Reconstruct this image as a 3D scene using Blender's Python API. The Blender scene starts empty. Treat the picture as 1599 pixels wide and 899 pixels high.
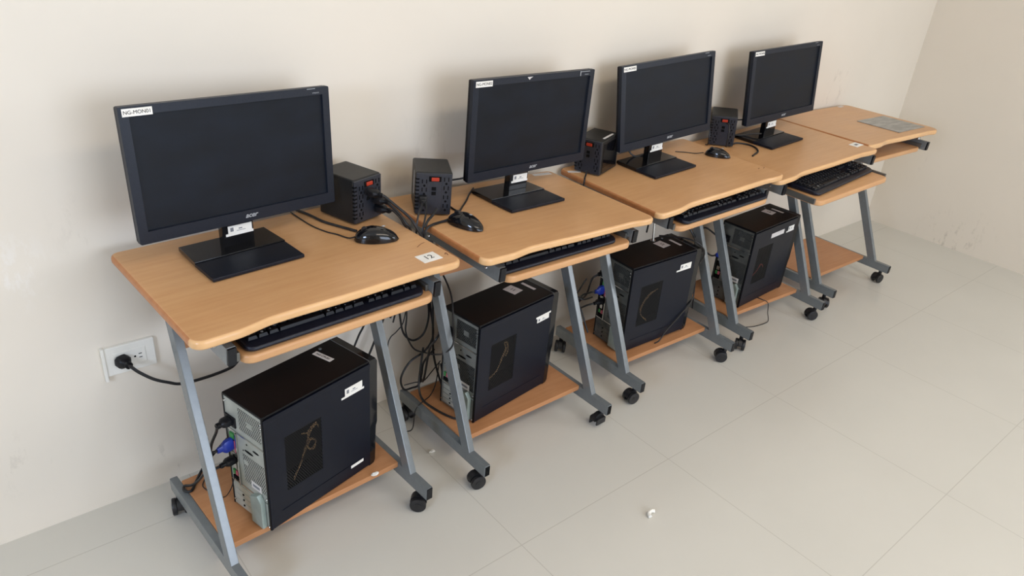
import bpy, bmesh, math, random
from mathutils import Vector, Matrix, noise
random.seed(7)
PI = math.pi
scene = bpy.context.scene
COL = scene.collection

# ------------------------------------------------------------------ camera
cam_d = bpy.data.cameras.new('camera')
cam_o = bpy.data.objects.new('camera', cam_d)
COL.objects.link(cam_o)
scene.camera = cam_o
F, YAW, PIT, ROLL = 1147.9, 0.7351, 0.4789, 0.0942
fw = Vector((math.sin(YAW)*math.cos(PIT), math.cos(YAW)*math.cos(PIT), -math.sin(PIT)))
r0 = Vector((math.cos(YAW), -math.sin(YAW), 0)); u0 = r0.cross(fw)
rr = math.cos(ROLL)*r0 + math.sin(ROLL)*u0
uu = -math.sin(ROLL)*r0 + math.cos(ROLL)*u0
Mc = Matrix((rr, uu, -fw)).transposed().to_4x4()
Mc.translation = Vector((-0.3069, -1.7607, 1.5189))
cam_o.matrix_world = Mc
cam_d.sensor_width = 36.0
cam_d.lens = 36.0*F/1599.0
cam_d.clip_start = 0.02

# ------------------------------------------------------------------ light
scene.view_settings.view_transform = 'Standard'
scene.view_settings.look = 'None'
scene.view_settings.exposure = 0.26
scene.view_settings.gamma = 1.0
scene.view_settings.use_curve_mapping = False
w = bpy.data.worlds.new('world'); scene.world = w; w.use_nodes = True
w.node_tree.nodes['Background'].inputs[0].default_value = (0.75, 0.85, 1.0, 1)
w.node_tree.nodes['Background'].inputs[1].default_value = 0.6

def area(name, loc, target, sx, sy, power, color, spread=180):
    l = bpy.data.lights.new(name, 'AREA'); l.shape = 'RECTANGLE'; l.size = sx; l.size_y = sy
    l.energy = power; l.color = color; l.spread = math.radians(spread)
    o = bpy.data.objects.new(name, l); COL.objects.link(o)
    o.location = loc
    o.rotation_euler = (Vector(target)-Vector(loc)).to_track_quat('-Z', 'Y').to_euler()
    return o
# daylight: a window in the left wall, a row of windows in the wall behind the camera
area('window_light_left', (-2.62, -1.85, 1.75), (1.2, -0.2, 1.05), 1.1, 0.7, 60, (0.58, 0.73, 1.0))
area('window_light_right', (4.08, -2.75, 1.65), (0.7, -0.5, 0.6), 2.2, 1.2, 38, (0.82, 0.89, 1.0))
area('window_light_behind', (1.1, -5.1, 1.35), (0.9, 0.0, 0.8), 2.6, 1.9, 88, (0.68, 0.80, 1.0))
area('warm_fill_light', (1.2, -2.4, 2.85), (1.2, -2.4, 0), 2.4, 0.5, 26, (1.0, 0.84, 0.66))  # added warm fill for the ambient tone, stands for no known lamp

# ------------------------------------------------------------------ helpers
def lin(r, g, b):
    f = lambda c: (c/255/12.92) if c/255 <= 0.04045 else ((c/255+0.055)/1.055)**2.4
    return (f(r), f(g), f(b), 1.0)

def mat(name, col, rough=0.5, metal=0.0, spec=0.5, coat=0.0):
    m = bpy.data.materials.new(name); m.use_nodes = True
    b = m.node_tree.nodes['Principled BSDF']
    b.inputs['Base Color'].default_value = col
    b.inputs['Roughness'].default_value = rough
    b.inputs['Metallic'].default_value = metal
    b.inputs['Specular IOR Level'].default_value = spec
    b.inputs['Coat Weight'].default_value = coat
    return m

def nt(m): return m.node_tree.nodes, m.node_tree.links, m.node_tree.nodes['Principled BSDF']

def mottled(name, c1, c2, scale=8, rough=0.5, metal=0, stretch=(1, 1, 1), detail=6, bump=0.0, lo=0.35, hi=0.65, coat=0, r2=None, spec=0.5):
    m = mat(name, c1, rough, metal, spec, coat)
    N, L, B = nt(m)
    tc = N.new('ShaderNodeTexCoord'); mp = N.new('ShaderNodeMapping'); mp.inputs['Scale'].default_value = stretch
    no = N.new('ShaderNodeTexNoise'); no.inputs['Scale'].default_value = scale; no.inputs['Detail'].default_value = detail
    cr = N.new('ShaderNodeValToRGB'); cr.color_ramp.elements[0].position = lo; cr.color_ramp.elements[1].position = hi
    cr.color_ramp.elements[0].color = c1; cr.color_ramp.elements[1].color = c2
    L.new(tc.outputs['Object'], mp.inputs[0]); L.new(mp.outputs[0], no.inputs['Vector'])
    L.new(no.outputs['Fac'], cr.inputs[0]); L.new(cr.outputs[0], B.inputs['Base Color'])
    if r2 is not None:
        mr = N.new('ShaderNodeMapRange'); mr.inputs['To Min'].default_value = rough; mr.inputs['To Max'].default_value = r2
        L.new(no.outputs['Fac'], mr.inputs[0]); L.new(mr.outputs[0], B.inputs['Roughness'])
    if bump:
        bp = N.new('ShaderNodeBump'); bp.inputs['Strength'].default_value = bump; bp.inputs['Distance'].default_value = 0.002
        L.new(no.outputs['Fac'], bp.inputs['Height']); L.new(bp.outputs[0], B.inputs['Normal'])
    return m

def wall_material(name, base, marks):
    """painted plaster: broad faint blotches plus scuffs at given places (x,y,z,radius,colour,amount)"""
    m = mat(name, base, 0.62, 0, 0.35)
    N, L, B = nt(m)
    g = N.new('ShaderNodeNewGeometry')
    n1 = N.new('ShaderNodeTexNoise'); n1.inputs['Scale'].default_value = 2.2; n1.inputs['Detail'].default_value = 5
    L.new(g.outputs['Position'], n1.inputs['Vector'])
    mx = N.new('ShaderNodeMix'); mx.data_type = 'RGBA'
    mx.inputs['A'].default_value = tuple(c*0.95 for c in base[:3])+(1,)
    mx.inputs['B'].default_value = tuple(min(1, c*1.04) for c in base[:3])+(1,)
    L.new(n1.outputs['Fac'], mx.inputs['Factor'])
    cur = mx.outputs['Result']
    n2 = N.new('ShaderNodeTexNoise'); n2.inputs['Scale'].default_value = 24; n2.inputs['Detail'].default_value = 8; n2.inputs['Roughness'].default_value = 0.7
    mpz = N.new('ShaderNodeMapping'); mpz.inputs['Rotation'].default_value = (0.3, 0.5, 0.4); mpz.inputs['Scale'].default_value = (1, 1, 0.45)
    L.new(g.outputs['Position'], mpz.inputs[0]); L.new(mpz.outputs[0], n2.inputs['Vector'])
    for (x, y, z, r, col, amt, th) in marks:
        d = N.new('ShaderNodeVectorMath'); d.operation = 'DISTANCE'
        d.inputs[1].default_value = (x, y, z); L.new(g.outputs['Position'], d.inputs[0])
        a = N.new('ShaderNodeMapRange'); a.inputs['From Min'].default_value = r; a.inputs['From Max'].default_value = r*0.2
        L.new(d.outputs['Value'], a.inputs[0])
        t = N.new('ShaderNodeMapRange'); t.inputs['From Min'].default_value = th; t.inputs['From Max'].default_value = th+0.08
        L.new(n2.outputs['Fac'], t.inputs[0])
        mu = N.new('ShaderNodeMath'); mu.operation = 'MULTIPLY'; L.new(a.outputs[0], mu.inputs[0]); L.new(t.outputs[0], mu.inputs[1])
        m2 = N.new('ShaderNodeMath'); m2.operation = 'MULTIPLY'; m2.inputs[1].default_value = amt; L.new(mu.outputs[0], m2.inputs[0])
        k = N.new('ShaderNodeMix'); k.data_type = 'RGBA'; L.new(m2.outputs[0], k.inputs['Factor'])
        L.new(cur, k.inputs['A']); k.inputs['B'].default_value = col
        cur = k.outputs['Result']
    L.new(cur, B.inputs['Base Color'])
    bp = N.new('ShaderNodeBump'); bp.inputs['Strength'].default_value = 0.12; bp.inputs['Distance'].default_value = 0.004
    L.new(n1.outputs['Fac'], bp.inputs['Height']); L.new(bp.outputs[0], B.inputs['Normal'])
    return m

def floor_material():
    m = mat('polished_floor_tile', lin(176, 170, 156), 0.16, 0, 0.5)
    N, L, B = nt(m)
    g = N.new('ShaderNodeNewGeometry'); sp = N.new('ShaderNodeSeparateXYZ'); L.new(g.outputs['Position'], sp.inputs[0])
    def edge(sock, off, pitch):
        a = N.new('ShaderNodeMath'); a.operation = 'SUBTRACT'; a.inputs[1].default_value = off; L.new(sock, a.inputs[0])
        b = N.new('ShaderNodeMath'); b.operation = 'PINGPONG'; b.inputs[1].default_value = pitch/2; L.new(a.outputs[0], b.inputs[0])
        c = N.new('ShaderNodeMath'); c.operation = 'LESS_THAN'; c.inputs[1].default_value = 0.0012; L.new(b.outputs[0], c.inputs[0])
        return c.outputs[0]
    ex, ey = edge(sp.outputs['X'], 0.725, 0.615), edge(sp.outputs['Y'], -0.755, 0.615)
    mx = N.new('ShaderNodeMath'); mx.operation = 'MAXIMUM'; L.new(ex, mx.inputs[0]); L.new(ey, mx.inputs[1])
    no = N.new('ShaderNodeTexNoise'); no.inputs['Scale'].default_value = 1.6; no.inputs['Detail'].default_value = 7; L.new(g.outputs['Position'], no.inputs['Vector'])
    c1 = N.new('ShaderNodeMix'); c1.data_type = 'RGBA'; c1.inputs['A'].default_value = lin(196, 192, 181); c1.inputs['B'].default_value = lin(210, 206, 195)
    L.new(no.outputs['Fac'], c1.inputs['Factor'])
    c2 = N.new('ShaderNodeMix'); c2.data_type = 'RGBA'; c2.inputs['B'].default_value = lin(138, 130, 116)
    L.new(c1.outputs['Result'], c2.inputs['A'])
    sc = N.new('ShaderNodeMath'); sc.operation = 'MULTIPLY'; sc.inputs[1].default_value = 0.34; L.new(mx.outputs[0], sc.inputs[0]); L.new(sc.outputs[0], c2.inputs['Factor'])
    L.new(c2.outputs['Result'], B.inputs['Base Color'])
    mr = N.new('ShaderNodeMapRange'); mr.inputs['To Min'].default_value = 0.16; mr.inputs['To Max'].default_value = 0.32
    L.new(no.outputs['Fac'], mr.inputs[0]); L.new(mr.outputs[0], B.inputs['Roughness'])
    return m

def wood_material(name, base, dark, rough=0.34):
    m = mat(name, base, rough, 0, 0.45)
    N, L, B = nt(m)
    tc = N.new('ShaderNodeTexCoord'); mp = N.new('ShaderNodeMapping'); mp.inputs['Scale'].default_value = (3, 34, 20)
    L.new(tc.outputs['Object'], mp.inputs[0])
    no = N.new('ShaderNodeTexNoise'); no.inputs['Scale'].default_value = 2.0; no.inputs['Detail'].default_value = 8; no.inputs['Roughness'].default_value = 0.65
    L.new(mp.outputs[0], no.inputs['Vector'])
    n2 = N.new('ShaderNodeTexNoise'); n2.inputs['Scale'].default_value = 5.0; n2.inputs['Detail'].default_value = 4
    L.new(tc.outputs['Object'], n2.inputs['Vector'])
    cr = N.new('ShaderNodeValToRGB'); cr.color_ramp.elements[0].position = 0.3; cr.color_ramp.elements[1].position = 0.7
    cr.color_ramp.elements[0].color = dark; cr.color_ramp.elements[1].color = base
    L.new(no.outputs['Fac'], cr.inputs[0])
    k = N.new('ShaderNodeMix'); k.data_type = 'RGBA'; k.blend_type = 'MULTIPLY'; k.inputs['Factor'].default_value = 0.5
    c3 = N.new('ShaderNodeValToRGB'); c3.color_ramp.elements[0].color = (0.86, 0.82, 0.80, 1); c3.color_ramp.elements[1].color = (1, 1, 1, 1)
    c3.color_ramp.elements[0].position = 0.35; c3.color_ramp.elements[1].position = 0.6
    L.new(n2.outputs['Fac'], c3.inputs[0]); L.new(cr.outputs[0], k.inputs['A']); L.new(c3.outputs[0], k.inputs['B'])
    L.new(k.outputs['Result'], B.inputs['Base Color'])
    mr = N.new('ShaderNodeMapRange'); mr.inputs['To Min'].default_value = rough-0.06; mr.inputs['To Max'].default_value = rough+0.1
    L.new(n2.outputs['Fac'], mr.inputs[0]); L.new(mr.outputs[0], B.inputs['Roughness'])
    return m

def perforated_material(name, col, pitch, hole, rough=0.4, metal=0.6, axes='XZ'):
    """punched sheet: round holes really let light and sight through"""
    m = mat(name, col, rough, metal)
    N, L, B = nt(m)
    tc = N.new('ShaderNodeTexCoord'); sp = N.new('ShaderNodeSeparateXYZ'); L.new(tc.outputs['Object'], sp.inputs[0])
    outs = []
    a = sp.outputs[axes[0]]; b = sp.outputs[axes[1]]
    def frac(s, p, shift=None):
        q = s
        if shift is not None:
            ad = N.new('ShaderNodeMath'); ad.operation = 'ADD'; L.new(q, ad.inputs[0]); L.new(shift, ad.inputs[1]); q = ad.outputs[0]
        d = N.new('ShaderNodeMath'); d.operation = 'PINGPONG'; d.inputs[1].default_value = p/2; L.new(q, d.inputs[0]); return d.outputs[0]
    row = N.new('ShaderNodeMath'); row.operation = 'DIVIDE'; row.inputs[1].default_value = pitch*0.866; L.new(b, row.inputs[0])
    rd = N.new('ShaderNodeMath'); rd.operation = 'ROUND'; L.new(row.outputs[0], rd.inputs[0])
    dz = N.new('ShaderNodeMath'); dz.operation = 'SUBTRACT'; L.new(row.outputs[0], dz.inputs[0]); L.new(rd.outputs[0], dz.inputs[1])
    dz2 = N.new('ShaderNodeMath'); dz2.operation = 'MULTIPLY'; dz2.inputs[1].default_value = pitch*0.866; L.new(dz.outputs[0], dz2.inputs[0])
    sh = N.new('ShaderNodeMath'); sh.operation = 'MULTIPLY'; sh.inputs[1].default_value = pitch/2; L.new(rd.outputs[0], sh.inputs[0])
    dx = frac(a, pitch, sh.outputs[0])
    cb = N.new('ShaderNodeCombineXYZ'); L.new(dx, cb.inputs[0]); L.new(dz2.outputs[0], cb.inputs[1])
    ln = N.new('ShaderNodeVectorMath'); ln.operation = 'LENGTH'; L.new(cb.outputs[0], ln.inputs[0])
    lt = N.new('ShaderNodeMath'); lt.operation = 'GREATER_THAN'; lt.inputs[1].default_value = hole; L.new(ln.outputs['Value'], lt.inputs[0])
    L.new(lt.outputs[0], B.inputs['Alpha'])
    return m

M = {}
M['wood'] = wood_material('beech_laminate', lin(210, 163, 114), lin(200, 150, 102))
M['wood_edge'] = wood_material('beech_edge_band', lin(226, 182, 130), lin(216, 169, 117), 0.2)
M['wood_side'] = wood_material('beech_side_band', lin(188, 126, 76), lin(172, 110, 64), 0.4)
M['wood_dark'] = wood_material('beech_shelf_board', lin(190, 136, 92), lin(178, 123, 80), 0.45)
M['steel'] = mottled('silver_grey_powder_coat', lin(112, 117, 118), lin(116, 121, 122), 60, 0.27, 0.15, spec=.7)
M['steel_bright'] = mat('brushed_chrome', lin(190, 190, 188), 0.22, 1.0)
M['slide'] = mat('dull_slide_steel', lin(110, 110, 106), 0.35, 0.6)
M['cap'] = mottled('black_plastic_cap', lin(13, 14, 18), lin(18, 19, 23), 40, 0.4, spec=.3)
M['rubber'] = mottled('black_caster_nylon', lin(20, 20, 22), lin(30, 30, 33), 50, 0.38)
M['bezel'] = mottled('matte_black_bezel_sky_tint', lin(22, 27, 37), lin(26, 31, 41), 220, 0.42, bump=0.05, spec=.28)  # black plastic; the blue of reflected daylight is mixed into its colour
M['bezel_side'] = mottled('black_monitor_shell', lin(14, 14, 17), lin(18, 18, 21), 120, 0.45, spec=.25)
M['screen'] = mottled('dusty_off_panel_sky_tint', lin(7, 11, 18), lin(18, 25, 36), 7, 0.36, r2=0.55, detail=9, stretch=(1, 1, 2.2), lo=0.3, hi=0.8, spec=.22)  # dust mottle on black, with a bluish sky reflection put into both tones
M['gloss'] = mat('glossy_black_plastic', lin(12, 12, 15), 0.12, 0, 0.4, 0.25)
M['base_matte'] = mottled('textured_black_base_sky_tint', lin(14, 18, 28), lin(19, 23, 33), 300, 0.42, bump=0.1, spec=.3)  # black base, cool daylight sheen tinted into the colour
M['paper'] = mottled('white_paper_label', lin(232, 228, 218), lin(240, 237, 230), 30, 0.6)
M['paper_dim'] = mottled('greyish_paper_label', lin(205, 200, 196), lin(222, 216, 210), 40, 0.6)
M['ink'] = mat('black_ink', lin(25, 25, 28), 0.6)
M['ink_grey'] = mat('faded_grey_ink', lin(120, 122, 126), 0.7)
M['logo'] = mat('silver_logo_print', lin(170, 174, 178), 0.35, 0.3)
M['case'] = mottled('black_painted_case', lin(9, 9, 12), lin(13, 13, 16), 90, 0.36, r2=0.44, spec=.22)
M['case_side'] = mottled('black_painted_side_panel_sky_tint', lin(10, 14, 26), lin(13, 18, 30), 60, 0.33, r2=0.45, spec=.25)  # same black as the case, plus blue window sheen painted into the base colour
M['zinc'] = mottled('zinc_plated_rear', lin(158, 160, 150), lin(182, 184, 174), 14, 0.40, 0.2)
M['zinc_green'] = mottled('zinc_slot_cover', lin(138, 150, 142), lin(156, 168, 160), 20, 0.42, 0.2)
M['zinc_dark'] = mat('dark_recess', lin(10, 10, 10), 0.8, 0, 0.15)
M['perf'] = perforated_material('punched_rear_grille', lin(172, 174, 164), 0.0062, 0.0022, 0.42, 0.2, 'YZ')
M['perf_dark'] = perforated_material('punched_dull_grille', lin(74, 76, 74), 0.0062, 0.0021, 0.45, 0.2, 'YZ')
M['perf_side'] = perforated_material('punched_side_vent', lin(16, 17, 20), 0.0062, 0.0024, 0.5, 0.2, 'XZ')
M['blue'] = mat('blue_plug_plastic', lin(24, 50, 150), 0.35)
M['green'] = mat('green_jack', lin(60, 140, 70), 0.5)
M['pink'] = mat('pink_jack', lin(190, 90, 110), 0.5)
M['wire_tan'] = mottled('twisted_tan_wires', lin(170, 135, 84), lin(60, 34, 24), 420, 0.5, lo=.42, hi=.58)
M['wire_red'] = mat('red_wire', lin(150, 50, 36), 0.5)
M['cable'] = mottled('black_cable_sheath', lin(18, 18, 20), lin(26, 26, 28), 40, 0.4)
M['ups'] = mottled('charcoal_abs', lin(30, 30, 29), lin(35, 34, 33), 160, 0.42, bump=0.06, spec=.35)
M['ups_face'] = mottled('dark_socket_panel', lin(38, 41, 49), lin(43, 46, 54), 120, 0.34)
M['ups_red'] = mat('red_rocker_switch', lin(170, 50, 26), 0.35)
M['outlet'] = mottled('white_outlet_plastic', lin(226, 222, 210), lin(234, 230, 220), 12, 0.35)
M['key'] = mottled('black_key_plastic', lin(12, 13, 18), lin(17, 18, 23), 90, 0.42, spec=.3)
M['kb'] = mottled('black_keyboard_shell', lin(18, 21, 32), lin(23, 26, 38), 60, 0.38, spec=.35)
M['sheet'] = mottled('scuffed_grey_sheet', lin(140, 138, 134), lin(168, 166, 160), 10, 0.38, 0.2, stretch=(1, 4, 1), lo=0.4, hi=0.6)
M['plaster'] = mottled('white_chip', lin(228, 224, 212), lin(240, 238, 230), 60, 0.7)
WALL = lin(225, 215, 199)
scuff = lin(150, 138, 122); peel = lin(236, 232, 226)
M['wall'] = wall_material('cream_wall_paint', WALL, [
    (3.30, 0, 0.86, 0.13, scuff, 0.35, 0.56), (3.02, 0, 0.84, 0.08, scuff, 0.2, 0.55),
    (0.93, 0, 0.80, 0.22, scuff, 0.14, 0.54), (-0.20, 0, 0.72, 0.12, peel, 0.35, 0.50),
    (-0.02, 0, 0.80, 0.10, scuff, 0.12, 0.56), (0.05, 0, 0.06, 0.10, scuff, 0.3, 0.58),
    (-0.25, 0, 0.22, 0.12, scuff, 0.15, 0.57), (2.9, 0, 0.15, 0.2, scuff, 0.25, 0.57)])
M['wall_right'] = wall_material('cream_wall_paint_right', lin(224, 213, 196), [
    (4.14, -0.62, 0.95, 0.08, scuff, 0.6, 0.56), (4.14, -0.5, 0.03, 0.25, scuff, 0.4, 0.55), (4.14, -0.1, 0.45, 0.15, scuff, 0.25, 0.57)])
M['ceiling'] = mottled('white_ceiling_paint', lin(232, 228, 220), lin(238, 234, 226), 3, 0.7)
M['floor'] = floor_material()

class MB:
    def __init__(s): s.bm = bmesh.new()
    def _x(s, vs, m):
        if m is not None: bmesh.ops.transform(s.bm, matrix=m, verts=vs)
    def box(s, x0, x1, y0, y1, z0, z1, bev=0.0, seg=2, m=None):
        b = bmesh.new(); bmesh.ops.create_cube(b, size=1)
        for v in b.verts: v.co = Vector(((v.co.x+.5)*(x1-x0)+x0, (v.co.y+.5)*(y1-y0)+y0, (v.co.z+.5)*(z1-z0)+z0))
        if bev: bmesh.ops.bevel(b, geom=list(b.edges), offset=bev, segments=seg, profile=0.5, affect='EDGES')
        s.add(b, m); return s
    def add(s, b, m=None):
        if m is not None: bmesh.ops.transform(b, matrix=m, verts=b.verts)
        me = bpy.data.meshes.new('tmp'); b.to_mesh(me); b.free(); s.bm.from_mesh(me); bpy.data.meshes.remove(me)
    def prism(s, pts, z0, z1, bev=0.0, seg=3, m=None, which='both'):
        b = bmesh.new()
        lo = [b.verts.new((x, y, z0)) for x, y in pts]; hi = [b.verts.new((x, y, z1)) for x, y in pts]
        n = len(pts)
        fb = b.faces.new(lo[::-1]); ft = b.faces.new(hi)
        for i in range(n): b.faces.new((lo[i], lo[(i+1) % n], hi[(i+1) % n], hi[i]))
        bmesh.ops.recalc_face_normals(b, faces=b.faces)
        if bev:
            ed = list(ft.edges) + (list(fb.edges) if which == 'both' else [])
            bmesh.ops.bevel(b, geom=ed, offset=bev, segments=seg, profile=0.5, affect='EDGES')
        s.add(b, m); return s
    def cyl(s, p0, p1, r, seg=20, r2=None, bev=0.0):
        p0, p1 = Vector(p0), Vector(p1); d = p1-p0
        b = bmesh.new(); bmesh.ops.create_cone(b, cap_ends=True, segments=seg, radius1=r, radius2=r if r2 is None else r2, depth=d.length)
        if bev:
            ed = [e for e in b.edges if len(e.link_faces) == 2 and any(len(f.verts) > 4 for f in e.link_faces)]
            bmesh.ops.bevel(b, geom=ed, offset=bev, segments=2, profile=0.5, affect='EDGES')
        q = Vector((0, 0, 1)).rotation_difference(d.normalized()).to_matrix().to_4x4(); q.translation = (p0+p1)/2
        s.add(b, q); return s
    def tube(s, pts, r, seg=8, sub=8, flat=1.0):
        P = [Vector(p) for p in pts]
        if len(P) > 2 and sub > 1:
            Q = []
            for i in range(len(P)-1):
                a, b_, c, d = P[max(i-1, 0)], P[i], P[i+1], P[min(i+2, len(P)-1)]
                for k in range(sub):
                    t = k/sub
                    Q.append(0.5*((2*b_)+(-a+c)*t+(2*a-5*b_+4*c-d)*t*t+(-a+3*b_-3*c+d)*t**3))
            Q.append(P[-1]); P = Q
        b = bmesh.new(); rings = []; nrm = None
        for i, p in enumerate(P):
            t = (P[min(i+1, len(P)-1)]-P[max(i-1, 0)])
            if t.length < 1e-9: t = Vector((0, 0, 1))
            t.normalize()
            if nrm is None: nrm = t.orthogonal().normalized()
            else:
                nrm = nrm - t*nrm.dot(t)
                nrm = nrm.normalized() if nrm.length > 1e-6 else t.orthogonal().normalized()
            bi = t.cross(nrm)
            rings.append([b.verts.new(p+(nrm*math.cos(2*PI*k/seg)+bi*math.sin(2*PI*k/seg)*flat)*r) for k in range(seg)])
        for i in range(len(rings)-1):
            for k in range(seg):
                b.faces.new((rings[i][k], rings[i][(k+1) % seg], rings[i+1][(k+1) % seg], rings[i+1][k]))
        b.faces.new(rings[0][::-1]); b.faces.new(rings[-1])
        s.add(b); return s
    def sphere(s, c, r, sc=(1, 1, 1), seg=24):
        b = bmesh.new(); bmesh.ops.create_uvsphere(b, u_segments=seg, v_segments=seg//2, radius=r)
        for v in b.verts: v.co = Vector((v.co.x*sc[0]+c[0], v.co.y*sc[1]+c[1], v.co.z*sc[2]+c[2]))
        s.add(b); return s
    def warp(s, f):
        for v in s.bm.verts: v.co = Vector(f(v.co))
        return s
    def mesh(s, name, material):
        bmesh.ops.remove_doubles(s.bm, verts=s.bm.verts, dist=1e-6)
        bmesh.ops.recalc_face_normals(s.bm, faces=s.bm.faces)
        me = bpy.data.meshes.new(name); s.bm.to_mesh(me); s.bm.free()
        for p in me.polygons: p.use_smooth = True
        me.materials.append(material)
        try: me.set_sharp_from_angle(angle=math.radians(38))
        except Exception: pass
        return me
    def build(s, name, material, parent=None, mtx=None, label=None):
        return link(name, s.mesh(name, material), parent, mtx, label)

def link(name, me, parent=None, mtx=None, label=None):
    o = bpy.data.objects.new(name, me); COL.objects.link(o)
    if parent is not None: o.parent = parent
    if mtx is not None: o.matrix_local = mtx
    if label: o['label'] = label
    if me is not None and len(me.polygons) < 1500:
        wn = o.modifiers.new('weighted_normal', 'WEIGHTED_NORMAL'); wn.keep_sharp = True; wn.weight = 100
    return o

def thing(name, label, cat, mtx=None, group=None):
    o = bpy.data.objects.new(name, None); COL.objects.link(o); o.empty_display_size = 0.05
    if mtx is not None: o.matrix_world = mtx
    o['label'] = label; o['category'] = cat
    if group: o['group'] = group
    return o

def tag(o, label, cat, group=None):
    o['label'] = label; o['category'] = cat
    if group: o['group'] = group
    return o

_tc = {}
def text_mesh(string, size, depth=0.0003, shear=0.0, bold=0.0):
    k = (string, size, depth, shear, bold)
    if k in _tc: return _tc[k]
    cu = bpy.data.curves.new('text', 'FONT'); cu.body = string; cu.size = size; cu.extrude = depth; cu.shear = shear
    cu.align_x = 'CENTER'; cu.align_y = 'CENTER'; cu.offset = bold
    o = bpy.data.objects.new('text', cu); COL.objects.link(o)
    bpy.context.view_layer.update()
    me = bpy.data.meshes.new_from_object(o.evaluated_get(bpy.context.evaluated_depsgraph_get()))
    bpy.data.objects.remove(o); bpy.data.curves.remove(cu)
    _tc[k] = me; return me
def lettering(name, string, size, material, parent, mtx, shear=0.0, bold=0.0, sx=1.0):
    me = text_mesh(string, size, 0.0003, shear, bold).copy()
    me.materials.clear(); me.materials.append(material)
    return link(name, me, parent, mtx @ Matrix.Diagonal((sx, 1, 1, 1)))

def frame(o, x, y, z):
    """matrix from origin and three axes"""
    m = Matrix((Vector(x), Vector(y), Vector(z))).transposed().to_4x4(); m.translation = Vector(o); return m
FRONT = lambda o: frame(o, (1, 0, 0), (0, 0, 1), (0, -1, 0))      # lies on a -y face, reads left to right
TOP = lambda o, a=0: Matrix.Translation(Vector(o)) @ Matrix.Rotation(a, 4, 'Z')

# ------------------------------------------------------------------ room
XR, XL, YF, HC = 4.14, -2.7, -5.2, 2.95
def struct(name, mb, m):
    o = mb.build(name, m); o['kind'] = 'structure'; return o
struct('floor', MB().box(XL-.1, XR+.1, YF-.1, .1, -.1, 0), M['floor'])
struct('ceiling', MB().box(XL-.1, XR+.1, YF-.1, .1, HC, HC+.1), M['ceiling'])
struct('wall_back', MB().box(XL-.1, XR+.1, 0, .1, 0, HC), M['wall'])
struct('wall_right', MB().box(XR, XR+.1, YF, 0, 0, HC), M['wall_right'])
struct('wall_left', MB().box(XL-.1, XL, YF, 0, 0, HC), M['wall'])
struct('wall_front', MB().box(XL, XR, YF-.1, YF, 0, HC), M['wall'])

# ------------------------------------------------------------------ desks
W, D, H = 0.651, 0.475, 0.75
# x, y, rotation, height offset, sideways tilt of the wobbly top
DESK = [(-0.0, -0.0536, 0.0550, -0.0013, 0.0088), (0.7189, -0.0419, 0.0091, -0.0095, -0.0236),
        (1.4414, -0.0114, -0.0273, -0.0109, 0.0556), (2.1030, -0.0140, -0.0500, -0.0025, 0.0700),
        (2.7575, -0.0060, -0.0200, 0.0200, -0.0021)]
def settle(z):
    """how far the wobble of the top carries down into the frame"""
    return .35*max(0, z-.11)/.595 if z < .705 else min(1, .35+.65*(z-.705)/.026)
def tray_settle(i): return .75 if i in (2, 3) else .35
def lean(i):
    dh, tu = DESK[i][3], DESK[i][4]
    def f(c):
        u, v, z = c.x, c.y, c.z
        u2 = u + 0.060*max(0, min(z, .70)-.10) if z > .10 else u
        return (u2, v, z + settle(z)*(dh + tu*(u-W/2)))
    return f
def flat_lean(i):
    dh, tu = DESK[i][3], DESK[i][4]
    return lambda c: (c.x, c.y, c.z + settle(c.z)*(dh + tu*(c.x-W/2)))
def top_z(i, X, Y):
    x, y, t, dh, tu = DESK[i]
    u = (X-x)*math.cos(t)+(Y-y)*math.sin(t)
    return H+dh+tu*(u-W/2)
def on_desk(i, X, Y, yaw, dz=0.0):
    """matrix of something standing on desktop i, following its tilt"""
    x, y, t, dh, tu = DESK[i]
    R = Matrix.Rotation(t, 4, 'Z') @ Matrix.Rotation(-math.atan(tu), 4, 'Y') @ Matrix.Rotation(yaw-t, 4, 'Z')
    return Matrix.Translation((X, Y, top_z(i, X, Y)+dz)) @ R

def smooth(t): t = max(0, min(1, t)); return t*t*(3-2*t)
def desktop_outline(corner_r=(0.02, 0.02, 0.035, 0.035)):
    pts = []
    def arc(cx, cy, r, a0, a1, n=7):
        for k in range(n+1):
            a = a0+(a1-a0)*k/n; pts.append((cx+r*math.cos(a), cy+r*math.sin(a)))
    rbl, rbr, rfr, rfl = corner_r
    arc(rbl, -rbl, rbl, PI, PI/2)                     # back left
    arc(W-rbr, -rbr, rbr, PI/2, 0)                    # back right
    arc(W-rfr, -D+rfr, rfr, 0, -PI/2)                 # front right
    n = 60
    for k in range(1, n):                             # front edge with a shallow hollow for the typist
        u = W-rfr-(W-rfr-rfl)*k/n
        dd = smooth((u-.085)/.085)*smooth((.615-u)/.07)*(.0120-.0045*smooth((u-.19)/.16))
        pts.append((u, -D+dd))
    arc(rfl, -D+rfl, rfl, -PI/2, -PI)
    return pts[::-1]

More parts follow.
